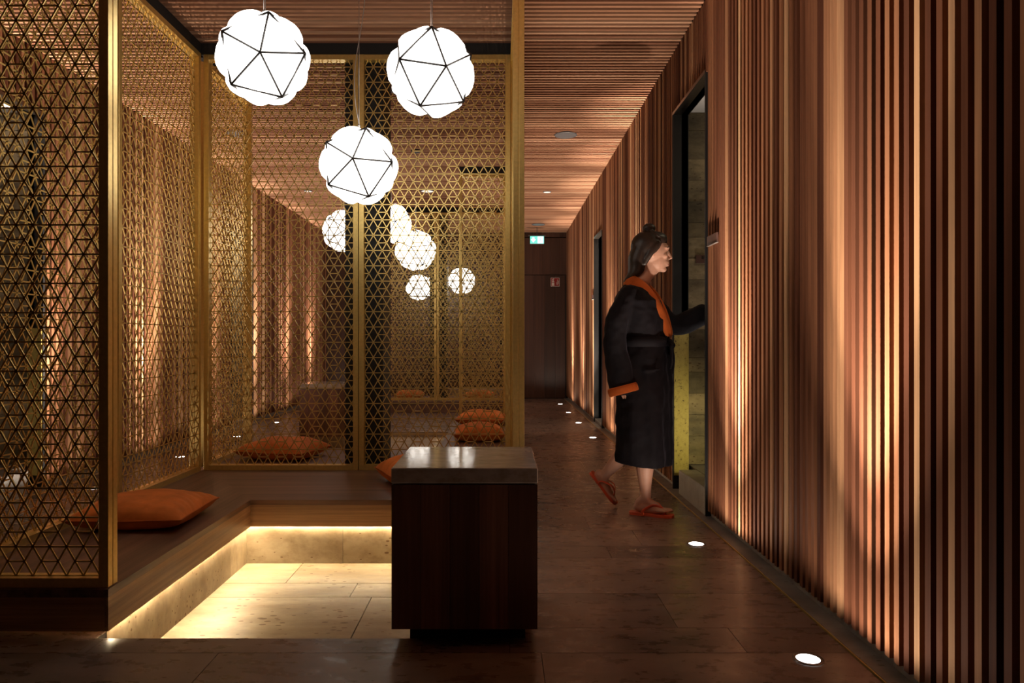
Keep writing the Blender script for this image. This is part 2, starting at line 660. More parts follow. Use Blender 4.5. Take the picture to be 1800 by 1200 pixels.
def area(name, loc, target, power, sx, sy, col, parent=None):
    l = bpy.data.lights.new(name, 'AREA')
    l.shape = 'RECTANGLE'
    l.size, l.size_y = sx, sy
    l.energy = power
    l.color = col
    o = bpy.data.objects.new(name, l)
    COL.objects.link(o)
    d = Vector(target) - Vector(loc)
    o.rotation_euler = d.to_track_quat('-Z', 'Y').to_euler()
    o.location = loc if parent is None else Vector(loc) - ORIGIN[parent.name]
    if parent is not None:
        o.parent = parent
    return o

# light that falls inside the door recesses (from their own ceiling lamps and low lamps)
area('recess_lamp', (1.95, 4.3, 2.6), (1.7, 4.6, 0), 3.0, .2, .2, (1, .85, .55))
spot('recess_low_lamp', (1.50, 4.22, .35), (1.25, 4.98, .42), 10, 70, (1, .86, .35), .9, .04)
spot('recess_up_lamp', (1.50, 4.6, .35), (1.32, 4.75, 2.6), 22, 60, (1, .9, .8), .9, .04)
spot('recess_up_lamp', (-3.6, 4.5, .35), (-3.35, 4.7, 2.6), 12, 60, (1, .9, .8), .9, .04)
area('recess_lamp', (1.75, 8.8, 2.2), (1.2, 8.8, 0), 7, .25, .25, (1, .86, .7))
area('recess_lamp', (-3.75, 8.8, 2.2), (-3.1, 8.8, 0), 7, .25, .25, (1, .86, .7))

# ------------------------------------------------------------------ end wall with a flush door
mb = MB()
x = XL - .1
rnd = random.Random(5)
while x < XR + .1:
    w = rnd.uniform(.12, .22)
    if not (x > -.05):
        mb.box(x + .0008, x + w - .0008, YEND, YEND + .03, 0, 3.1)
    x += w
x = .12
for k in range(7):
    mb.box(x + .0008, x + .16 - .0008, YEND, YEND + .03, 2.262, 2.93)
    mb.box(x + .0008, x + .16 - .0008, YEND - .012, YEND + .03, 2.945, 3.1)
    x += .16
wb = struct(mb.build('wall_end', M['door_wood']), 'dark veneered wall closing the corridor')
MB().box(XL - .1, XR + .15, YEND + .032, YEND + .1, 0, 3.2).build('backing_board', M['backing'], wb)
dr = sempty('door_1', (.1, YEND, 0), 'flush dark wooden door at the end of the corridor')
mb = MB(); x = .0
for w in (.19, .22, .2, .19, .2, .18):
    mb.box(x + .0008, x + w - .0008, YEND, YEND + .03, .012, 2.25); x += w
mb.build('door_leaf', M['door_wood'], dr)
mb = MB(); mb.box(-.012, 0, YEND - .002, YEND + .03, 0, 2.262); mb.box(1.182, 1.195, YEND - .002, YEND + .03, 0, 2.262)
mb.build('door_frame', M['backing'], dr)

# wall behind the farthest bay: dark pillars standing behind the screens
def pillar(y0, y1, name):
    mb = MB()
    mb.bbox(-1.065, -.805, y0, y1, ZB1 + .0005, ZC - .001, .004)
    return mb.build(name, M['black'])
struct(pillar(4.905, 5.26, 'column_1'), 'black square pillar behind the nearest back screen')
struct(pillar(10.75, 11.10, 'column_2'), 'black square pillar far behind the screens')

# ------------------------------------------------------------------ benches
def bench_L(label, arm, back, end, loc):
    """arm: (x_wall, x_edge, y_end) ; back: (y_edge, y_wall, x_end).  'end' sign: which way the arm runs."""
    xw, xe, ye = arm
    yb, yw, xend = back
    root = thing('bench', label, 'bench', loc)
    t = .028
    def slab(poly, z0, z1):
        mb = MB()
        n = len(poly)
        a = sum(poly[i][0] * poly[(i + 1) % n][1] - poly[(i + 1) % n][0] * poly[i][1] for i in range(n))
        if a < 0: poly = poly[::-1]
        return mb.loft([[(p[0], p[1], z0) for p in poly], [(p[0], p[1], z1) for p in poly]])
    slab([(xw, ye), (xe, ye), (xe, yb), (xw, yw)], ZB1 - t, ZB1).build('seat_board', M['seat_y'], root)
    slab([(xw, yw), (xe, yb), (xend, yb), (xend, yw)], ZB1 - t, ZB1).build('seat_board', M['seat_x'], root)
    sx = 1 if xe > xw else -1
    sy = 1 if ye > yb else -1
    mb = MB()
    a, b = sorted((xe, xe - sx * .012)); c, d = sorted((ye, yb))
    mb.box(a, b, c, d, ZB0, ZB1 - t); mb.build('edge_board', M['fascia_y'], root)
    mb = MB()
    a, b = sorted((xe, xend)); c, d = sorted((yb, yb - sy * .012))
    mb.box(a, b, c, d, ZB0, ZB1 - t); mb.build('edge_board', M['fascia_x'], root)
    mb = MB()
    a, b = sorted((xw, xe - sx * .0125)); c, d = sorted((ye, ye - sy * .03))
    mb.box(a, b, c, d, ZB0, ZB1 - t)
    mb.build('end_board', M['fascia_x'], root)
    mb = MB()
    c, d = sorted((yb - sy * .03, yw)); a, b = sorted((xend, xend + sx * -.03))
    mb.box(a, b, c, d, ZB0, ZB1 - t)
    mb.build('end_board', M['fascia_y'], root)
    # stone base and led strips
    mb = MB()
    o = .033
    xr = xe - sx * o
    a, b = sorted((xw, xr)); c, d = sorted((ye - sy * .05, yw))
    segs = 4
    for k in range(segs):
        mb.box(a, b, c + (d - c) * k / segs + .0008, c + (d - c) * (k + 1) / segs - .0008, ZPIT, ZB0 - .0005)
    yr = yb - sy * o
    e, f = sorted((xr, xend - sx * .05)); g, h = sorted((yr, yw))
    L = f - e
    for p, q in ((0, .36), (.36, 1)):
        mb.box(e + L * p + .001, e + L * q - .001, g, h, ZPIT, ZB0 - .0005)
    mb.build('stone_base', M['travertine'], root)
    mb = MB()
    # strips in the shadow gap under the seat, shining down
    a, b = sorted((xr + sx * .003, xr + sx * .011)); c, d = sorted((ye - sy * .06, yb))
    mb.box(a, b, c, d, ZB0 + .004, ZB0 + .009)
    c, d = sorted((yr + sy * .003, yr + sy * .011)); e, f = sorted((xr, xend - sx * .03))
    mb.box(e, f, c, d, ZB0 + .004, ZB0 + .009)
    mb.build('light_strip', M['led'], root)
    return root

bench_L('dark walnut corner bench in the nearest bay, lit pale beneath its edge', (-2.0, -1.36, 2.486), (3.90, 4.86, .125), 1, (-2.0, 2.486, 0))
bench_L('walnut corner bench of the bay behind the nearest screens', (.06, -.50, 8.25), (5.80, 4.90, -2.03), -1, (.06, 8.25, 0))
b3 = thing('bench', 'farthest dark wooden bench under the distant screens', 'bench', (-1, 10.4, 0))
MB().bbox(-1.98, .10, 10.42, 11.6, ZB1 - .028, ZB1, .002).build('seat_board', M['seat_x'], b3)
MB().box(-1.98, .10, 10.42, 10.45, .0, ZB1 - .029).build('edge_board', M['seat_x'], b3)
MB().box(-1.95, .07, 10.46, 11.55, .0, ZB1 - .03).build('stone_base', M['travertine'], b3)

# ------------------------------------------------------------------ brass lattice screens
def lattice_bars(W, H, y0, y1, pitch=.0595, bw=.0058):
    mb = MB()
    rh = pitch * math.sqrt(3) / 2
    def bar(ax, az, bx, bz, w=bw):
        # clip to the rectangle
        t0, t1 = 0.0, 1.0
        dx, dz = bx - ax, bz - az
        for p, q in ((-dx, ax), (dx, W - ax), (-dz, az), (dz, H - az)):
            if abs(p) < 1e-9:
                if q < 0: return
            else:
                r = q / p
                if p < 0: t0 = max(t0, r)
                else: t1 = min(t1, r)
        if t1 - t0 < 1e-4: return
        cx, cz, ex, ez = ax + dx * t0, az + dz * t0, ax + dx * t1, az + dz * t1
        L = math.hypot(ex - cx, ez - cz)
        nx, nz = -(ez - cz) / L * w / 2, (ex - cx) / L * w / 2
        vs_ = []
        for yy in (y0, y1):
            vs_ += [(cx - nx, yy, cz - nz), (ex - nx, yy, ez - nz), (ex + nx, yy, ez + nz), (cx + nx, yy, cz + nz)]
        mb.add(vs_, [(0, 1, 2, 3), (4, 7, 6, 5), (0, 4, 5, 1), (3, 2, 6, 7)])
    k = 0
    z = 0.0
    while z < H:
        if k % 2 == 0:
            bar(0, z, W, z)
        else:
            x = -pitch / 2
            i = 0
            while x < W:
                if i % 2 == 0:
                    bar(x, z, x + pitch, z)
                x += pitch; i += 1
        z += rh; k += 1
    slope = 1 / math.sqrt(3)
    n = int((W + H * slope) / pitch) + 2
    for i in range(-1, n):
        x0 = i * pitch
        bar(x0, 0, x0 - H * slope, H)
    for i in range(-n, int(W / pitch) + 2):
        x0 = i * pitch
        bar(x0, 0, x0 + H * slope, H)
    return mb

def screen(label, p, direction, W, z0=ZB1, z1=ZTOP, group=None, T=.062):
    """p: corner; direction 'x' or 'y'. thickness T extends to +normal"""
    root = thing('lattice_screen', label, 'screen', (p[0], p[1], z0), group)
    H = z1 - z0
    st, rl = .034, .034
    def place(mb):
        out = MB()
        for q in mb.v:
            if direction == 'x':
                out.v.append(Vector((p[0] + q.x, p[1] + q.y, z0 + q.z)))
            else:
                out.v.append(Vector((p[0] + q.y, p[1] + q.x, z0 + q.z)))
        out.f = mb.f; out.mi = mb.mi
        return out
    g = .0035
    fr = MB()
    for a, b in ((0, T / 2 - g / 2), (T / 2 + g / 2, T)):
        for x0 in (0, W - st):
            fr.bbox(x0, x0 + st, a, b, 0.001, H, .0012)
        for zz in (.001, H - rl):
            fr.box(st, W - st, a, b, zz, zz + rl - .001)
    fr.box(.003, st - .003, T / 2 - g, T / 2 + g, .002, H - .002)
    fr.box(W - st + .003, W - .003, T / 2 - g, T / 2 + g, .002, H - .002)
    place(fr).build('frame', M['gold'], root)
    lb = lattice_bars(W - 2 * st + .002, H - 2 * rl + .002, T / 2 - .002, T / 2 + .002)
    for q in lb.v:
        q.x += st - .001; q.z += rl - .001
    place(lb).build('lattice', M['gold'], root)
    return root

# nearest bay
screen('near left brass lattice screen facing the camera, cut by the picture edge', (-1.98, 2.500), 'x', .612)
screen('brass lattice side screen along the left bench, its nearer half', (-2.062, 2.56), 'y', 1.18)
screen('brass lattice side screen along the left bench, its farther half', (-2.062, 3.76), 'y', 1.03)
screen('left half of the brass lattice back screen behind the globe lamps', (-1.99, 4.805), 'x', 1.035)
screen('right half of the brass lattice back screen above the stone-topped table', (-.95, 4.805), 'x', 1.015)
screen('brass lattice screen seen edge-on as the tall post beside the corridor', (.066, 3.865), 'y', 1.0)
# second bay
screen('short brass lattice side screen left of the cushion behind the back screen', (-2.062, 4.93), 'y', .85)
screen('brass lattice screen seen edge-on behind the tall corridor post, nearer length', (.066, 4.93), 'y', 1.64)
screen('brass lattice screen seen edge-on behind the tall corridor post, farther length', (.066, 6.59), 'y', 1.66)
screen('narrow brass lattice screen behind the two orange cushions', (-.475, 8.20), 'x', .54)
# third bay
screen('far brass lattice screen left of the distant mullion', (-1.99, 10.65), 'x', 1.035)
screen('far brass lattice screen right of the distant mullion', (-.95, 10.65), 'x', 1.04)

# black header strips fixed over the screens
mb = MB()
for (a, b, c, d) in ((-2.055, .12, 4.815, 4.86), (-2.05, -2.01, 2.51, 5.77), (.075, .12, 3.87, 8.24), (-1.98, -1.37, 2.51, 2.55), (-.47, .06, 8.21, 8.25), (-1.98, .09, 10.66, 10.7)):
    mb.box(a, b, c, d, ZTOP, ZC - .001)
struct(mb.build('trim_5', M['backing']), 'black header strips between screens and ceiling')

# ------------------------------------------------------------------ stone topped tables
def table(label, x0, y0, x1, y1, zb=.06, base_y=None):
    root = thing('side_table', label, 'table', ((x0 + x1) / 2, (y0 + y1) / 2, 0))
    zt = .60
    ts = .052
    c = .0
    body = MB()
    n = 5
    for k in range(n):
        a = x0 + (x1 - x0) * k / n; b = x0 + (x1 - x0) * (k + 1) / n
        body.box(a + .0005, b - .0005, y0, y0 + .02, zb, zt - ts - .004)
        body.box(a + .0005, b - .0005, y1 - .02, y1, zb, zt - ts - .004)
    for k in range(n):
        a = y0 + .02 + (y1 - y0 - .04) * k / n; b = y0 + .02 + (y1 - y0 - .04) * (k + 1) / n
        body.box(x0, x0 + .02, a + .0005, b - .0005, zb, zt - ts - .004)
        body.box(x1 - .02, x1, a + .0005, b - .0005, zb, zt - ts - .004)
    body.box(x0 + .005, x1 - .005, y0 + .005, y1 - .005, zb + .002, zb + .02)
    body.box(x0 + .02, x1 - .02, y0 + .02, y1 - .02, zt - .12, zt - ts - .006)
    body.build('body', M['table_wood'], root)
    MB().bbox(x0 - .001, x1 + .001, y0 - .001, y1 + .001, zt - ts, zt, .003).build('table_top', M['top_stone'], root)
    return root
t1 = table('square dark walnut table with a polished grey stone top', -.366, 2.404, .124, 2.893)
mb = MB(); mb.box(-.313, .085, 2.479, 2.82, ZPIT, .06); mb.build('plinth', M['backing'], t1)
t2 = table('farther walnut table with stone top, seen through the left back screen', -2.05, 7.30, -1.56, 7.79)
mb = MB(); mb.box(-1.99, -1.62, 7.36, 7.73, ZPIT, .06); mb.build('plinth', M['travertine'], t2)
# low stone block far back
mb = MB(); mb.bbox(-1.0, .16, 12.3, 12.75, 0, .22, .005)
tag(mb.build('stone_block', M['travertine']), 'low pale stone block behind the farthest bench', 'stone block')

# ------------------------------------------------------------------ cushions
def make_cushion(label, loc, rz, sx=.50, sy=.46, h=.13):
    root = thing('cushion', label, 'cushion', loc, None)
    root.rotation_euler = (0, 0, rz)
    n = 40
    rnd = random.Random(int(loc[1] * 100))
    ph = [rnd.uniform(0, 6) for _ in range(6)]
    def pt(i, j, s):
        a, b = 2 * i / n - 1, 2 * j / n - 1
        # edges bow inwards, corners stay pointed
        x = a * (1 - .07 * (1 - b * b) * a * a)
        y = b * (1 - .07 * (1 - a * a) * b * b)
        e = max(0, (1 - a ** 4)) ** .55 * max(0, (1 - b ** 4)) ** .55
        e2 = max(0, (1 - a * a)) ** .5 * max(0, (1 - b * b)) ** .5
        f = .45 * e + .55 * e2
        edge = max(abs(a), abs(b))
        wr_ = .003 * math.sin(a * 23 + ph[0] + 3 * b) * (edge ** 4) * (1 - edge ** 12) + .003 * math.sin(b * 27 + ph[1] + 4 * a) * (edge ** 4) * (1 - edge ** 12)
        wr_ += .004 * math.sin(a * 5 + b * 4 + ph[2]) * e
        zc = h * .38 + .008 * (abs(a * b)) - .012 * (1 - abs(a * b)) * 0
        if s > 0:
            z = zc + h * .62 * f + wr_ * min(1, f * 3)
        else:
            z = max(.0, zc - h * .46 * f ** .7)
        return Vector((x * sx / 2, y * sy / 2, z))
    mb = MB()
    vs_ = [pt(i, j, 1) for j in range(n + 1) for i in range(n + 1)] + [pt(i, j, -1) for j in range(n + 1) for i in range(n + 1)]
    fs = []
    K = (n + 1) ** 2
    for j in range(n):
        for i in range(n):
            q = j * (n + 1) + i
            fs.append((q, q + 1, q + n + 2, q + n + 1))
            fs.append((K + q, K + q + n + 1, K + q + n + 2, K + q + 1))
    mb.add(vs_, fs)
    o = mb.build('cover', M['cushion'], None, (0, 0, 0), True)
    o.parent = root
    mb = MB()
    bd = [pt(i, 0, 1) for i in range(n)] + [pt(n, j, 1) for j in range(n)] + [pt(n - i, n, 1) for i in range(n)] + [pt(0, n - j, 1) for j in range(n)]
    bd.append(bd[0])
    mb.tube(bd, .0035, 6)
    o = mb.build('piping', M['piping'], None, (0, 0, 0), True)
    o.parent = root
    return root

R = math.radians
make_cushion('large orange velvet cushion on the left bench beside the brass post', (-1.70, 3.44, ZB1), R(2), .52, .48, .135)
make_cushion('orange cushion on the back bench, mostly hidden by the stone-topped table', (-.47, 4.40, ZB1), R(24), .50, .46, .17)
make_cushion('orange cushion behind the left half of the back screen', (-1.62, 5.36, ZB1), R(-14), .54, .46, .15)
make_cushion('orange cushion behind the right back screen, nearer and lower of two', (-.19, 6.34, ZB1), R(3), .44, .44, .15)
make_cushion('orange cushion behind the right back screen, farther and upper of two', (-.20, 7.55, ZB1), R(-5), .50, .46, .15)
make_cushion('small far orange cushion left of the distant mullion', (-1.40, 11.05, ZB1), R(4), .46, .42, .13)
make_cushion('small far orange cushion right of the distant mullion', (-.32, 11.05, ZB1), R(-6), .46, .42, .13)

# ------------------------------------------------------------------ globe lamps
def ico():
    t = (1 + 5 ** .5) / 2
    v = [(-1, t, 0), (1, t, 0), (-1, -t, 0), (1, -t, 0), (0, -1, t), (0, 1, t), (0, -1, -t), (0, 1, -t), (t, 0, -1), (t, 0, 1), (-t, 0, -1), (-t, 0, 1)]
    f = [(0, 11, 5), (0, 5, 1), (0, 1, 7), (0, 7, 10), (0, 10, 11), (1, 5, 9), (5, 11, 4), (11, 10, 2), (10, 7, 6), (7, 1, 8), (3, 9, 4), (3, 4, 2), (3, 2, 6), (3, 6, 8), (3, 8, 9), (4, 9, 5), (2, 4, 11), (6, 2, 10), (8, 6, 7), (9, 8, 1)]
    return [Vector(p).normalized() for p in v], f
IV, IF = ico()

def globe_lamp(label, c, off, roll, R_=.208, cable_to=ZC, slack=0.0):
    """off: where the front vertex sits relative to the centre (in radii, right / up); roll: bearing of one neighbour"""
    root = thing('globe_lamp', label, 'lamp', c, 'white globe lamps hanging from the ceiling')
    c = Vector(c)
    fw = (Vector((0, 0, 1.02)) - c).normalized()      # the lamps hang turned towards the corridor's front
    rt = fw.cross(Vector((0, 0, 1))).normalized() * -1
    upv_ = rt.cross(fw) * -1
    if upv_.z < 0: upv_ = -upv_
    vdir = (fw * math.sqrt(max(0, 1 - off[0] ** 2 - off[1] ** 2)) + rt * off[0] + upv_ * off[1]).normalized()
    a = IV[0]
    nb = IV[11]
    b = (nb - a * nb.dot(a)).normalized()
    w = rt * math.sin(roll) + upv_ * math.cos(roll)
    w = (w - vdir * w.dot(vdir)).normalized()
    A = Matrix((a, b, a.cross(b))).transposed()
    B = Matrix((vdir, w, vdir.cross(w))).transposed()
    rot = B @ A.inverted()
    V = [c + (rot @ v) * R_ for v in IV]
    n = 8
    mb = MB()
    for f in IF:
        p, q, r = (V[i] for i in f)
        nrm = ((p + q + r) / 3 - c).normalized()
        idx = {}
        vs_, fs = [], []
        for i in range(n + 1):
            for j in range(n + 1 - i):
                u, v_, w_ = i / n, j / n, 1 - (i + j) / n
                pt = p * u + q * v_ + r * w_
                k = max(0.0, 27 * u * v_ * w_) ** .5
                pt = pt - (pt - c).normalized() * .002 + nrm * (k * .235 * R_)
                idx[(i, j)] = len(vs_)
                vs_.append(pt)
        for i in range(n):
            for j in range(n - i):
                fs.append((idx[(i, j)], idx[(i + 1, j)], idx[(i, j + 1)]))
                if i + j < n - 1:
                    fs.append((idx[(i + 1, j)], idx[(i + 1, j + 1)], idx[(i, j + 1)]))
        mb.add(vs_, fs)
    mb.build('glass_shade', M['globe'], root, None, True)
    mb = MB()
    done = set()
    for f in IF:
        for i in range(3):
            e = tuple(sorted((f[i], f[(i + 1) % 3])))
            if e in done: continue
            done.add(e)
            mb.tube([c + (V[e[0]] - c) * 1.012, c + (V[e[1]] - c) * 1.012], .0049, 6)
    mb.build('wire_frame', M['wire'], root)
    top = c + Vector((0, 0, R_ * 1.0))
    mb = MB()
    H = cable_to - top.z
    mb.tube([top - Vector((0, 0, .03)), top + Vector((0, 0, H))], .0014, 5)
    pts = []
    for k in range(13):
        t = k / 12
        pts.append(top + Vector((slack * -math.sin(t * 5.2) * (1 - t * .3) * .035 + .006, 0.004, H * t - .01)))
    mb.tube(pts, .0022, 6)
    mb.build('cable', M['cable'], root, None, True)
    mb = MB()
    mb.tube([top + Vector((0, 0, -.03)), top + Vector((0, 0, .012))], .008, 8)
    mb.build('cable_grip', M['cable'], root)
    mb = MB(); p = c.copy(); mb.tube([Vector((c.x, c.y, cable_to - .02)), Vector((c.x, c.y, cable_to))], [.045, .05], 20)
    mb.build('ceiling_rose', M['black'], root)
    return root

globe_lamp('white faceted globe lamp with black wires, leftmost of the three near ones', (-1.09, 3.30, 2.325), (-.07, .12), R(8))
globe_lamp('white faceted globe lamp with black wires, rightmost of the three near ones', (-.335, 3.45, 2.317), (.33, .15), R(-6))
globe_lamp('white faceted globe lamp with black wires, lowest of the three near ones', (-.76, 3.85, 1.967), (-.15, .18), R(14), .206, ZC, 1.0)
globe_lamp('white globe lamp behind the back screen, left of the black pillar', (-1.565, 7.15, 2.13), (.1, .1), R(20))
globe_lamp('white globe lamp behind the back screen, touching the right side of the pillar', (-1.22, 8.0, 2.35), (.2, .1), R(-10), .222)
globe_lamp('white globe lamp behind the back screen, lower one right of the pillar', (-.89, 7.5, 1.985), (-.2, .15), R(5), .212)
globe_lamp('small distant white globe lamp left of the far pillar', (-1.335, 11.7, 1.92), (-.2, .15), R(5))
globe_lamp('small distant white globe lamp mostly behind the far pillar', (-1.13, 12.6, 2.00), (.2, .15), R(25))
globe_lamp('small distant white globe lamp right of the far pillar', (-.63, 11.6, 2.02), (.1, -.15), R(35), .215)

# ------------------------------------------------------------------ recessed floor uplights
def floor_light(label, x, y, side):
    root = thing('floor_light', label, 'floor light', (x, y, 0), 'round uplights set in the stone floor')
    mb = MB()
    n = 28
    r0, r1 = .037, .048
    mb.loft([[(x + math.cos(2 * math.pi * k / n) * r, y + math.sin(2 * math.pi * k / n) * r, z) for k in range(n)] for r, z in ((r0, .001), (r0, .0035), (r1, .0035), (r1, .0005))], True, False)
    mb.build('ring', M['steel'], root, None, True)
    mb = MB()
    mb.tube([(x, y, .0008), (x, y, .0022)], [r0, r0], n)
    mb.build('lens', M['lens'], root)
    w = abs((XR if side > 0 else XL) - x)
    spot('uplight_spill', (x, y, .012), (x, y, 2.0), UPLIGHT_W * .22, 168, UPLIGHT_COL, .3, .022, root)
    spot('uplight_beam', (x, y, .012), (x + side * w * .6, y, 1.0), UPLIGHT_W * 2.2, 62, UPLIGHT_COL, 1.0, .022, root)
    spot('uplight_core', (x, y, .012), (x + side * w, y, 1.55), UPLIGHT_W * 19, 30, UPLIGHT_COL, 1.0, .022, root)
    spot('uplight_wide', (x, y, .012), (x - side * .3, y, 2.2), UPLIGHT_W * 3.6, 64, UPLIGHT_COL, 1.0, .022, root)
    return root
right_pos = [(.94, 'nearest the camera at the lower right'), (2.31, 'in the right foreground, at the foot of the right slatted wall'),
             (3.63, 'in front of the walking person'), (6.2, 'hidden behind the robed person'),
             (7.70, 'nearest of the far four beside the corridor'), (9.12, 'second of the far four beside the corridor'),
             (10.46, 'third of the far four beside the corridor'), (11.9, 'farthest one beside the corridor, near the end door')]
for y_, w_ in right_pos:
    if y_ < 1: continue
    floor_light('glowing round floor light ' + w_, .99, y_, 1)
left_pos = [(3.6, 'left of the front screen by the left slatted wall'), (5.02, 'by the left wall, just left of the near brass post'), (6.40, 'by the left wall, seen through the side screen'),
            (7.78, 'by the left wall, left of the farther side screen'), (9.16, 'by the left wall, above the cushion behind the screen'),
            (10.55, 'by the left wall, behind the farther table'), (11.95, 'by the left wall, farthest one')]
for y_, w_ in left_pos:
    floor_light('glowing round floor light ' + w_, -2.86, y_, -1)

# ------------------------------------------------------------------ ceiling fittings
def ceiling_disc(label, x, y, r, cat='ceiling speaker', name='ceiling_speaker', lit=False):
    root = thing(name, label, cat, (x, y, ZC))
    n = 28
    mb = MB()
    mb.loft([[(x + math.cos(2 * math.pi * k / n) * a, y + math.sin(2 * math.pi * k / n) * a, ZC + z) for k in range(n)] for a, z in ((r, .001), (r, -.006), (r * .9, -.010), (r * .88, -.006))], True, False)
    mb.build('rim', M['grey_plastic'], root, None, True)
    mb = MB()
    mb.tube([(x, y, ZC - .001), (x, y, ZC - .007)], [r * .88, r * .88], n)
    mb.build('grille' if not lit else 'lens', M['grey_plastic'] if not lit else M['downlight'], root)
    return root
ceiling_disc('round grey ceiling speaker above the corridor, nearest one', .63, 6.94, .11)
ceiling_disc('small round ceiling light above the corridor between two others', .62, 9.56, .055, 'ceiling light', 'ceiling_light', True)
ceiling_disc('round grey ceiling fitting just before the exit sign', .64, 12.2, .11)
ceiling_disc('round grey ceiling speaker above the left corridor', -2.53, 6.9, .11)
ceiling_disc('small round ceiling light above the left corridor', -2.55, 9.5, .055, 'ceiling light', 'ceiling_light', True)
ceiling_disc('round ceiling light between the second and third bays', -.97, 9.5, .09, 'ceiling light', 'ceiling_light', True)

# ------------------------------------------------------------------ exit sign
ex = thing('exit_sign', 'glowing green and white exit sign hung at the corridor end', 'sign', (.61, 12.5, 2.8))
sx0, sx1, sz0, sz1, sy_ = .515, .755, 2.745, 2.875, 12.5
mb = MB(); mb.bbox(sx0 - .006, sx1 + .006, sy_, sy_ + .03, sz0 - .006, sz1 + .006, .003); mb.box(sx0 - .03, sx1 + .03, sy_ - .005, sy_ + .035, sz1 + .006, sz1 + .018)
mb.box(.63, .64, sy_ + .01, sy_ + .02, sz1, ZC)
mb.build('housing', M['grey_plastic'], ex)
def flat(mb, poly, y, t=.001):
    n = len(poly)
    a = sum(poly[i][0] * poly[(i + 1) % n][1] - poly[(i + 1) % n][0] * poly[i][1] for i in range(n))
    if a > 0: poly = poly[::-1]
    mb.loft([[(p[0], y, p[1]) for p in poly], [(p[0], y - t, p[1]) for p in poly]])
mb = MB(); flat(mb, [(sx0, sz0), (sx1, sz0), (sx1, sz1), (sx0, sz1)], sy_); mb.build('green_panel', M['exit_green'], ex)
mb = MB()
cx = sx0 + .055
flat(mb, [(cx - .017, 2.852), (cx + .017, 2.852), (cx + .017, 2.818), (cx + .043, 2.818), (cx, 2.765), (cx - .043, 2.818), (cx - .017, 2.818)], sy_ - .0012)
mb.build('arrow', M['exit_white'], ex)
mb = MB()
flat(mb, [(sx0 + .13, sz0 + .008), (sx1 - .012, sz0 + .008), (sx1 - .012, sz1 - .008), (sx0 + .13, sz1 - .008)], sy_ - .0012)
mb.build('door_symbol', M['exit_white'], ex)
mb = MB()
mx = sx0 + .17
mb.tube([(mx + .012, sy_ - .003, 2.846), (mx + .012, sy_ - .004, 2.846)], .009, 12)
for pl in ([(mx + .008, 2.834), (mx, 2.80)], [(mx, 2.80), (mx + .018, 2.783), (mx + .012, 2.757)], [(mx, 2.80), (mx - .012, 2.782), (mx - .028, 2.78)],
           [(mx + .006, 2.828), (mx + .024, 2.818), (mx + .032, 2.828)], [(mx + .006, 2.828), (mx - .014, 2.822), (mx - .018, 2.806)]):
    mb.tube([(p[0], sy_ - .003, p[1]) for p in pl], (.005), 6)
mb.build('running_figure', M['exit_green'], ex)

# fire extinguisher sign on the end wall
fx = thing('fire_sign', 'small square red sign with white extinguisher on the end door', 'sign', (1.0, YEND - .002, 2.13))
fx0, fx1, fz0, fz1 = .915, 1.075, 2.045, 2.205
mb = MB(); mb.box(fx0, fx1, YEND - .004, YEND - .0005, fz0, fz1); mb.build('border', M['sign_white'], fx)
mb = MB(); flat(mb, [(fx0 + .007, fz0 + .007), (fx1 - .007, fz0 + .007), (fx1 - .007, fz1 - .007), (fx0 + .007, fz1 - .007)], YEND - .004); mb.build('red_panel', M['sign_red'], fx)
mb = MB()
def rz(x0, x1, z0, z1): flat(mb, [(x0, z0), (x1, z0), (x1, z1), (x0, z1)], YEND - .0052)
rz(.932, .980, 2.06, 2.115); rz(.932, .980, 2.125, 2.14); rz(.948, .968, 2.14, 2.165); rz(.935, .972, 2.168, 2.176); rz(.955, .978, 2.178, 2.188)
flat(mb, [(.93, 2.15), (.936, 2.15), (.94, 2.168), (.934, 2.17)], YEND - .0052)
mb.build('extinguisher_symbol', M['sign_white'], fx)
mb = MB()
fl_pts = [(1.035, 2.175), (1.043, 2.16), (1.033, 2.15), (1.047, 2.14), (1.035, 2.128), (1.052, 2.12), (1.03, 2.11), (1.048, 2.098), (1.028, 2.088), (1.04, 2.07)]
for a, b in zip(fl_pts[:-1], fl_pts[1:]):
    mb.tube([(a[0], YEND - .006, a[1]), (b[0], YEND - .006, b[1])], .0035, 5)
for a, b in (((1.058, 2.15), (1.053, 2.125)), ((1.06, 2.12), (1.056, 2.085)), ((1.02, 2.13), (1.016, 2.075))):
    mb.tube([(a[0], YEND - .006, a[1]), (b[0], YEND - .006, b[1])], .003, 5)
mb.build('flame_symbol', M['sign_white'], fx)

# small name plates
def plate(label, y0, y1, z0, z1, x):
    root = thing('door_plate', label, 'sign', (x, y0, z0))
    MB().bbox(x - .010, x, y0, y1, z0, z1, .002).build('plate', M['plaque'], root)
    MB().box(x - .012, x - .0, y0, y1, z0 - .003, z0).build('metal_edge', M['cable'], root)
plate('dark name plate on the slats beside the near right doorway', 3.95, 4.14, 1.575, 1.63, XR)
plate('dark name plate on the slats beside the far right doorway', 9.22, 9.36, 1.58, 1.64, XR)
pq = thing('wall_plaque', 'brown lettered plaque on the stone inside the near right doorway', 'sign', (1.372, 5.045, 1.58))
MB().bbox(1.372, 1.53, 5.038, 5.050, 1.578, 1.636, .001).build('plate', M['plaque'], pq)
tc = bpy.data.curves.new('lettering', 'FONT')
tc.body = 'BIT'
tc.size = .026
tc.extrude = .0005
tmp = bpy.data.objects.new('lettering_source', tc)
COL.objects.link(tmp)
bpy.context.view_layer.update()
tm = bpy.data.meshes.new_from_object(tmp)
bpy.data.objects.remove(tmp)
tm.materials.clear()
tm.materials.append(M['black'])
to = bpy.data.objects.new('lettering', tm)
COL.objects.link(to)
to.parent = pq
to.location = (.038, -.0085, .028)
to.rotation_euler = (R(90), 0, 0)

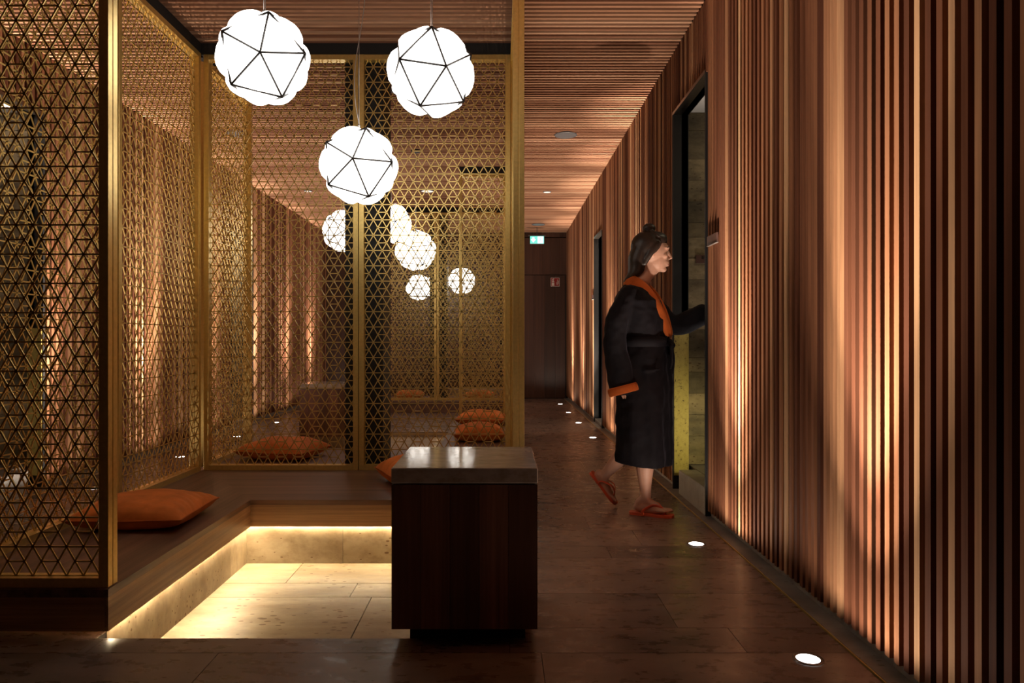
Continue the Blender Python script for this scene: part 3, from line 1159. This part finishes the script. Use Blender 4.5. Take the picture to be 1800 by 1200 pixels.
# ------------------------------------------------------------------ the person
PX, PY = .885, 4.33
person = thing('person', 'dark-haired person in a black robe with orange collar walking to the doorway', 'person', (PX, PY, 0))
person.rotation_euler = (0, 0, R(-22))
def turn_head(mb):
    for p in mb.v:
        z = p.z
        t = min(1, max(0, (z - 1.385) / .07)); t = t * t * (3 - 2 * t)
        if t > 0:
            a = R(19) * t
            x, y = p.x - (PX - .035), p.y - PY
            p.x = PX - .035 + x * math.cos(a) - y * math.sin(a)
            p.y = PY + x * math.sin(a) + y * math.cos(a)
            p.x += .030 * t; p.y += .012 * t
    return mb
def L(u, v, z):
    return Vector((PX + u, PY + v, z))

def hand(mb, wrist, d, n_palm, side, curl=.35, scale=1.0):
    """wrist point, direction d, palm normal, side vector towards the thumb"""
    d, s = d.normalized(), side.normalized()
    n_ = n_palm.normalized()
    p0 = wrist
    k = scale
    mb.blob([p0, p0 + d * .045 * k, p0 + d * .08 * k], [(.026 * k, .018 * k), (.038 * k, .015 * k), (.038 * k, .012 * k)], 14, n_, 3)
    lens_ = [.072, .08, .075, .06]
    for i in range(4):
        off = (.028 - .0185 * i) * k
        base = p0 + d * (.082 + (.004 if i in (1, 2) else -.002)) * k + s * off
        pts = [base - d * .01]
        ang = .12
        cur = base
        for j, fr in enumerate((.42, .32, .26)):
            dirv = d * math.cos(ang) + n_ * math.sin(ang)
            cur = cur + dirv * lens_[i] * fr * k
            pts.append(cur)
            ang += curl * (1 + .15 * i)
        mb.blob(pts, [.0088 * k, .0083 * k, .0077 * k, .0065 * k], 8, None, 2)
    tb = p0 + d * .03 * k + s * .03 * k
    mb.blob([p0 + d * .015 * k + s * .015 * k, tb, tb + (d * .7 + s * .5 + n_ * .25) * .035 * k, tb + (d * .95 + s * .35 + n_ * .45) * .062 * k], [.014 * k, .0125 * k, .0098 * k, .0078 * k], 8, None, 3)

body = MB()
# torso and neck
body.blob([L(-.03, 0, .90), L(-.035, 0, 1.05), L(-.045, 0, 1.22), L(-.06, 0, 1.315)], [(.15, .10), (.125, .09), (.155, .10), (.10, .07)], 20, (1, 0, 0))
body.blob([L(-.062, 0, 1.28), L(-.045, 0, 1.36), L(-.022, 0, 1.44), L(-.012, 0, 1.50)], [(.062, .062), (.054, .055), (.050, .054), (.055, .06)], 18, (1, 0, 0))
# head
body.ell(L(-.004, 0, 1.572), (.098, .076, .104), 28, 18)
body.ell(L(.016, 0, 1.520), (.076, .063, .078), 24, 14)
body.blob([L(.030, 0, 1.475), L(.066, 0, 1.462)], [(.046, .022), (.026, .018)], 14, (0, 0, 1), 4)
body.blob([L(.06, -.02, 1.505), L(.07, 0, 1.505), L(.06, .02, 1.505)], [.026, .028, .026], 12, (1, 0, 0))
body.blob([L(.086, 0, 1.578), L(.099, 0, 1.555), L(.110, 0, 1.532)], [(.006, .007), (.007, .009), (.0105, .009)], 12, (1, 0, 0), 4)
body.blob([L(.094, 0, 1.524), L(.100, 0, 1.526)], [(.016, .006), (.012, .006)], 10, (0, 0, 1), 2)
body.blob([L(.084, -.022, 1.497), L(.0940, 0, 1.499), L(.084, .022, 1.497)], [.005, .0065, .005], 10, (1, 0, 0), 4)
body.blob([L(.083, -.018, 1.487), L(.0920, 0, 1.486), L(.083, .018, 1.487)], [.005, .0065, .005], 10, (1, 0, 0), 4)
body.blob([L(.070, -.046, 1.588), L(.086, -.02, 1.592), L(.088, 0, 1.590), L(.086, .02, 1.592), L(.070, .046, 1.588)], [.010, .0115, .010, .0115, .010], 10, (1, 0, 0), 4)
for s in (-1, 1):
    body.ell(L(.058, s * .040, 1.540), (.026, .020, .020), 14, 10)
    body.blob([L(-.012, s * .076, 1.535), L(-.018, s * .083, 1.555), L(-.014, s * .082, 1.578)], [(.009, .005), (.013, .006), (.012, .006)], 10, (0, s, 0), 4)
# near (right) arm hanging, hand low inside the wide cuff
NA = [L(-.07, -.135, 1.28), L(-.125, -.215, 1.15), L(-.145, -.225, 1.035), L(-.125, -.215, .90), L(-.105, -.20, .82)]
body.blob(NA, [.04, .042, .036, .029, .024], 14)
hand(body, L(-.103, -.198, .815), Vector((.18, .03, -1)), Vector((.2, 1, 0)), Vector((1, -.1, .15)), .3, .95)
# far (left) arm reaching into the doorway
FA = [L(-.05, .150, 1.30), L(.03, .21, 1.22), L(.11, .25, 1.150), L(.225, .29, 1.195), L(.325, .32, 1.245)]
body.blob(FA, [.04, .042, .036, .03, .024], 14)
hand(body, L(.325, .32, 1.245), Vector((1, .25, .25)), Vector((.2, .1, -1)), Vector((0, 1, .1)), .4, .95)
# legs
body.blob([L(-.03, -.075, .90), L(-.01, -.08, .68), L(.025, -.08, .475), L(.022, -.08, .40), L(.002, -.08, .30), L(.004, -.08, .14), L(.004, -.08, .075)],
          [.085, .072, .053, .052, .054, .033, .034], 16)
body.blob([L(-.04, .08, .90), L(-.06, .09, .68), L(-.085, .095, .475), L(-.115, .095, .40), L(-.18, .088, .31), L(-.268, .080, .205), L(-.296, .080, .170)],
          [.085, .072, .053, .050, .052, .034, .034], 16)
# near foot, flat
FZ = .018
def foot(mb, heel, ankle, ball, toe_dir, up, side):
    heel, ankle, ball = Vector(heel), Vector(ankle), Vector(ball)
    f = (ball - heel).normalized()
    mb.blob([ankle, ankle.lerp(heel, .55)], [.034, .032], 12)
    mb.blob([heel + f * .012, heel + f * .05, ball - f * .045, ball], [(.028, .026), (.031, .036), (.036, .026), (.041, .015)], 14, up, 5)
    mb.blob([ankle, ankle.lerp(ball, .45), ball - f * .01], [(.03, .03), (.03, .022), (.034, .012)], 12, up, 4)
    td = Vector(toe_dir).normalized()
    for i in range(5):
        ln = (.044, .037, .033, .029, .024)[i]
        r = (.0125, .0095, .0088, .0083, .0082)[i]
        b = ball + Vector(side) * (.026 - .0155 * i) - f * (.004 * i)
        mb.blob([b - f * .012, b + td * ln * .6 + Vector(up) * .002, b + td * ln], [r, r, r * .85], 8, None, 2)
foot(body, L(-.052, -.085, FZ + .03), L(.002, -.08, .09), L(.112, -.088, FZ + .017), (1, -.06, -.02), (0, 0, 1), (0, 1, 0))
# far foot, heel raised, toes on the ground
hv = L(-.345, .080, .185); bv = L(-.245, .080, .062)
fdir = (bv - hv).normalized(); upv = Vector((-fdir.z, 0, fdir.x)); upv = upv if upv.x > 0 else -upv
foot(body, hv + upv * .02, L(-.295, .080, .182), bv + upv * .004, (.75, 0, -.5), tuple(upv), (0, -1, 0))
bo = turn_head(body).build('body', M['skin'], person, None, True)
md = bo.modifiers.new('union', 'REMESH'); md.mode = 'VOXEL'; md.voxel_size = .0042; md.use_smooth_shade = True
md = bo.modifiers.new('soften', 'SMOOTH'); md.factor = .5; md.iterations = 4

# eyes and brows
for s in (-1, 1):
    mb = MB(); mb.ell(L(.0700, s * .030, 1.5655), (.0135, .0125, .0115), 14, 10); e = turn_head(mb).build('eye', M['eye_white'], person, None, True)
    mb = MB(); mb.ell(L(.0815, s * .0305, 1.565), (.003, .0055, .0055), 12, 8); turn_head(mb).build('iris', M['dark'], e, None, True)
    mb = MB(); mb.blob([L(.092, s * .016, 1.590), L(.092, s * .032, 1.595), L(.079, s * .049, 1.589)], [.0028, .0034, .002], 8, None, 4); turn_head(mb).build('eyebrow', M['hair'], person, None, True)
mb = MB(); mb.blob([L(.0885, -.016, 1.491), L(.0965, 0, 1.4925), L(.0885, .016, 1.491)], [(.003, .004), (.004, .005), (.003, .004)], 8, (0, 0, 1), 4)
turn_head(mb).build('lips', plain('lips', (.42, .14, .11), .45), person, None, True)

# hair: cap, bun and the loose back
hr = MB()
hr.ell(L(-.030, 0, 1.598), (.102, .089, .100), 28, 18)
hr.ell(L(.018, 0, 1.640), (.072, .070, .052), 24, 14)
hr.ell(L(-.022, 0, 1.712), (.040, .038, .030), 18, 12)
hr.blob([L(-.060, 0, 1.60), L(-.088, 0, 1.53), L(-.098, 0, 1.46), L(-.112, 0, 1.400)], [(.082, .060), (.080, .058), (.074, .050), (.062, .034)], 18, (1, 0, 0), 6)
for s in (-1, 1):
    hr.blob([L(.030, s * .074, 1.615), L(.000, s * .082, 1.585), L(-.030, s * .080, 1.545), L(-.06, s * .066, 1.49)], [(.014, .008), (.020, .010), (.020, .012), (.016, .010)], 10, (0, s, 0), 5)
for k in range(14):
    a = -1.2 + 2.4 * k / 13
    hr.blob([L(.07 * math.cos(a) , .075 * math.sin(a), 1.655), L(-.015, .03 * math.sin(a), 1.700)], [.006, .006], 6, None, 3)
ho = turn_head(hr).build('hair', M['hair'], person, None, True)
md = ho.modifiers.new('union', 'REMESH'); md.mode = 'VOXEL'; md.voxel_size = .0045; md.use_smooth_shade = True
md = ho.modifiers.new('soften', 'SMOOTH'); md.factor = .5; md.iterations = 3

# robe
rb = MB()
def oval(cu, cv, z, ru, rv, n=56, fold=0, ph=0, tilt=0):
    ru = ru - (.010 if z < 1.25 else 0)
    out = []
    for k in range(n):
        t = 2 * math.pi * k / n
        c_, s_ = math.cos(t), math.sin(t)
        e = 2 / 2.4
        x = math.copysign(abs(c_) ** e, c_); yv = math.copysign(abs(s_) ** e, s_)
        f = 1 + fold * (math.sin(7 * t + ph) + .6 * math.sin(12 * t + 2 * ph))
        out.append(L(cu + x * ru * f, cv + yv * rv * f, z + tilt * x))
    return out
rings = []
prof = [(.300, -.022, .172, .215, .030), (.36, -.022, .170, .214, .030), (.50, -.022, .166, .208, .028), (.65, -.022, .163, .204, .024), (.80, -.024, .162, .204, .018),
        (.92, -.026, .157, .198, .012), (1.00, -.024, .144, .180, .010), (1.06, -.024, .146, .182, .010), (1.13, -.034, .152, .192, .012), (1.20, -.045, .150, .200, .010),
        (1.27, -.058, .134, .196, .006), (1.32, -.066, .104, .160, 0), (1.355, -.068, .078, .105, 0), (1.385, -.066, .058, .072, 0)]
for i, (z, cu, ru, rv, fo) in enumerate(prof):
    rings.append(oval(cu, 0, z, ru, rv, 56, fo, z * 2.2, -.012 if i == 0 else 0))
rb.loft(rings)
# near sleeve, wide, ending in a slanted cuff
rb.blob([L(-.075, -.14, 1.30), L(-.13, -.205, 1.17), L(-.148, -.225, 1.03), L(-.128, -.222, .88), L(-.108, -.212, .775)],
        [(.060, .060), (.064, .062), (.068, .060), (.074, .060), (.080, .058)], 22, (0, 1, 0))
# far sleeve
rb.blob([L(-.05, .135, 1.295), L(.03, .20, 1.215), L(.11, .245, 1.140), L(.20, .28, 1.150), L(.295, .31, 1.20)],
        [(.062, .062), (.060, .060), (.056, .066), (.054, .070), (.052, .064)], 22, (0, 0, 1))
# lapel fold and pocket
rb.blob([L(.10, -.06, 1.16), L(.125, -.02, 1.05), L(.135, .01, .90), L(.14, .02, .60), L(.142, .02, .33)], [(.012, .03), (.012, .03), (.010, .03), (.010, .03), (.010, .03)], 10, (0, 1, 0))
rb.blob([L(.02, -.200, .86), L(.10, -.175, .865)], [(.010, .012), (.010, .012)], 8, (0, 0, 1))
ro = rb.build('robe', M['robe'], person, None, True)
md = ro.modifiers.new('union', 'REMESH'); md.mode = 'VOXEL'; md.voxel_size = .007; md.use_smooth_shade = True
md = ro.modifiers.new('soften', 'SMOOTH'); md.factor = .5; md.iterations = 4
tx = bpy.data.textures.new('cloth folds', 'CLOUDS'); tx.noise_scale = .11; tx.noise_depth = 2
md = ro.modifiers.new('folds', 'DISPLACE'); md.texture = tx; md.texture_coords = 'LOCAL'; md.strength = .022; md.mid_level = .5

mb = MB()
mb.loft([oval(-.024, 0, z, .150 + d, .187 + d, 56, .008, 1) for z, d in ((.995, -.004), (1.0, .006), (1.025, .010), (1.05, .006), (1.056, -.004))])
mb.blob([L(.135, -.03, 1.02), L(.155, -.05, 1.005)], [.024, .020], 12)
mb.blob([L(.150, -.04, 1.0), L(.165, -.045, .93), L(.160, -.05, .84)], [(.018, .006), (.020, .006), (.020, .005)], 10, (1, 0, 0))
mb.blob([L(.150, -.07, 1.0), L(.158, -.085, .93), L(.152, -.09, .87)], [(.018, .006), (.020, .006), (.020, .005)], 10, (1, 0, 0))
mb.build('belt', M['robe'], person, None, True)

# orange shawl collar
mb = MB()
for s in (-1, 1):
    pts = [L(-.128, s * .0, 1.398), L(-.112, s * .055, 1.398), L(-.058, s * .088, 1.375), L(.000, s * .094, 1.325), L(.055, s * .080, 1.25), L(.098, s * .055, 1.16), L(.122, s * .035 , 1.09), L(.132, s * .02 , 1.055)]
    ups = [Vector((-1, 0, .3)), Vector((-.7, s * .7, .5)), Vector((-.1, s * 1, .7)), Vector((.2, s * 1, .7)), Vector((.5, s * .9, .5)), Vector((.8, s * .7, .3)), Vector((1, s * .5, .2)), Vector((1, s * .3, .1))]
    mb.tube(pts, [(.040, .012), (.044, .015), (.048, .020), (.050, .024), (.048, .026), (.042, .026), (.032, .024), (.022, .020)], 14, ups)
co = mb.build('collar', M['lining'], person, None, True)
sm = co.modifiers.new('smooth', 'SUBSURF'); sm.levels = 1; sm.render_levels = 1
# orange turned-back cuff on the near sleeve
mb = MB()
def cuff_ring(c, ax, ru, rv, n=28):
    ax = ax.normalized(); a = Vector((1, 0, .28)); a = (a - ax * a.dot(ax)).normalized(); b = ax.cross(a)
    return [c + a * (math.cos(2 * math.pi * k / n) * ru) + b * (math.sin(2 * math.pi * k / n) * rv) for k in range(n)]
ax = Vector((.28, .0, -1))
c0 = L(-.108, -.212, .770)
mb.loft([cuff_ring(c0, ax, .084, .064), cuff_ring(c0 + ax * .012, ax, .090, .070), cuff_ring(c0 + ax * .040, ax, .090, .068), cuff_ring(c0 + ax * .047, ax, .086, .064), cuff_ring(c0 + ax * .030, ax, .080, .058)])
mb.build('cuff', M['lining'], person, None, True)

# flip-flops
def flip(sole_pts, up, straps):
    heel, toe = Vector(sole_pts[0]), Vector(sole_pts[1])
    up = Vector(up).normalized()
    f = (toe - heel); ln = f.length; f.normalize(); s = f.cross(up).normalized()
    prof_ = [(0, .018), (.02, .028), (.08, .033), (.25, .033), (.45, .032), (.62, .040), (.78, .046), (.9, .040), (.97, .026), (1, .012)]
    top, bot = [], []
    ol = [(a, w) for a, w in prof_] + [(a, -w) for a, w in prof_[::-1]]
    mb = MB()
    if True:
        r0 = [heel + f * (a * ln) + s * w - up * .016 for a, w in ol]
        r1 = [heel + f * (a * ln) + s * w * 1.03 for a, w in ol]
        mb.loft([r0, r1])
    o = mb.build('flip_flop', M['rubber'], person)
    mb = MB()
    a0 = heel + f * (.80 * ln) + s * .004
    for sg in (-1, 1):
        b0 = heel + f * (.34 * ln) + s * (.036 * sg)
        mb.blob([a0, a0 + up * .030 - f * .012, (a0 + b0) / 2 + up * .052 + s * .013 * sg, b0 + up * .018, b0 - up * .004], [.005, (.006, .004), (.009, .0035), (.008, .0035), .005], 8, None, 4)
    mb.build('strap', M['rubber'], o, None, True)
flip((L(-.088, -.085, .0165), L(.172, -.092, .0165)), (0, 0, 1), None)
flip((hv - fdir * .03, bv + Vector((.045, 0, -.045))), tuple(upv), None)
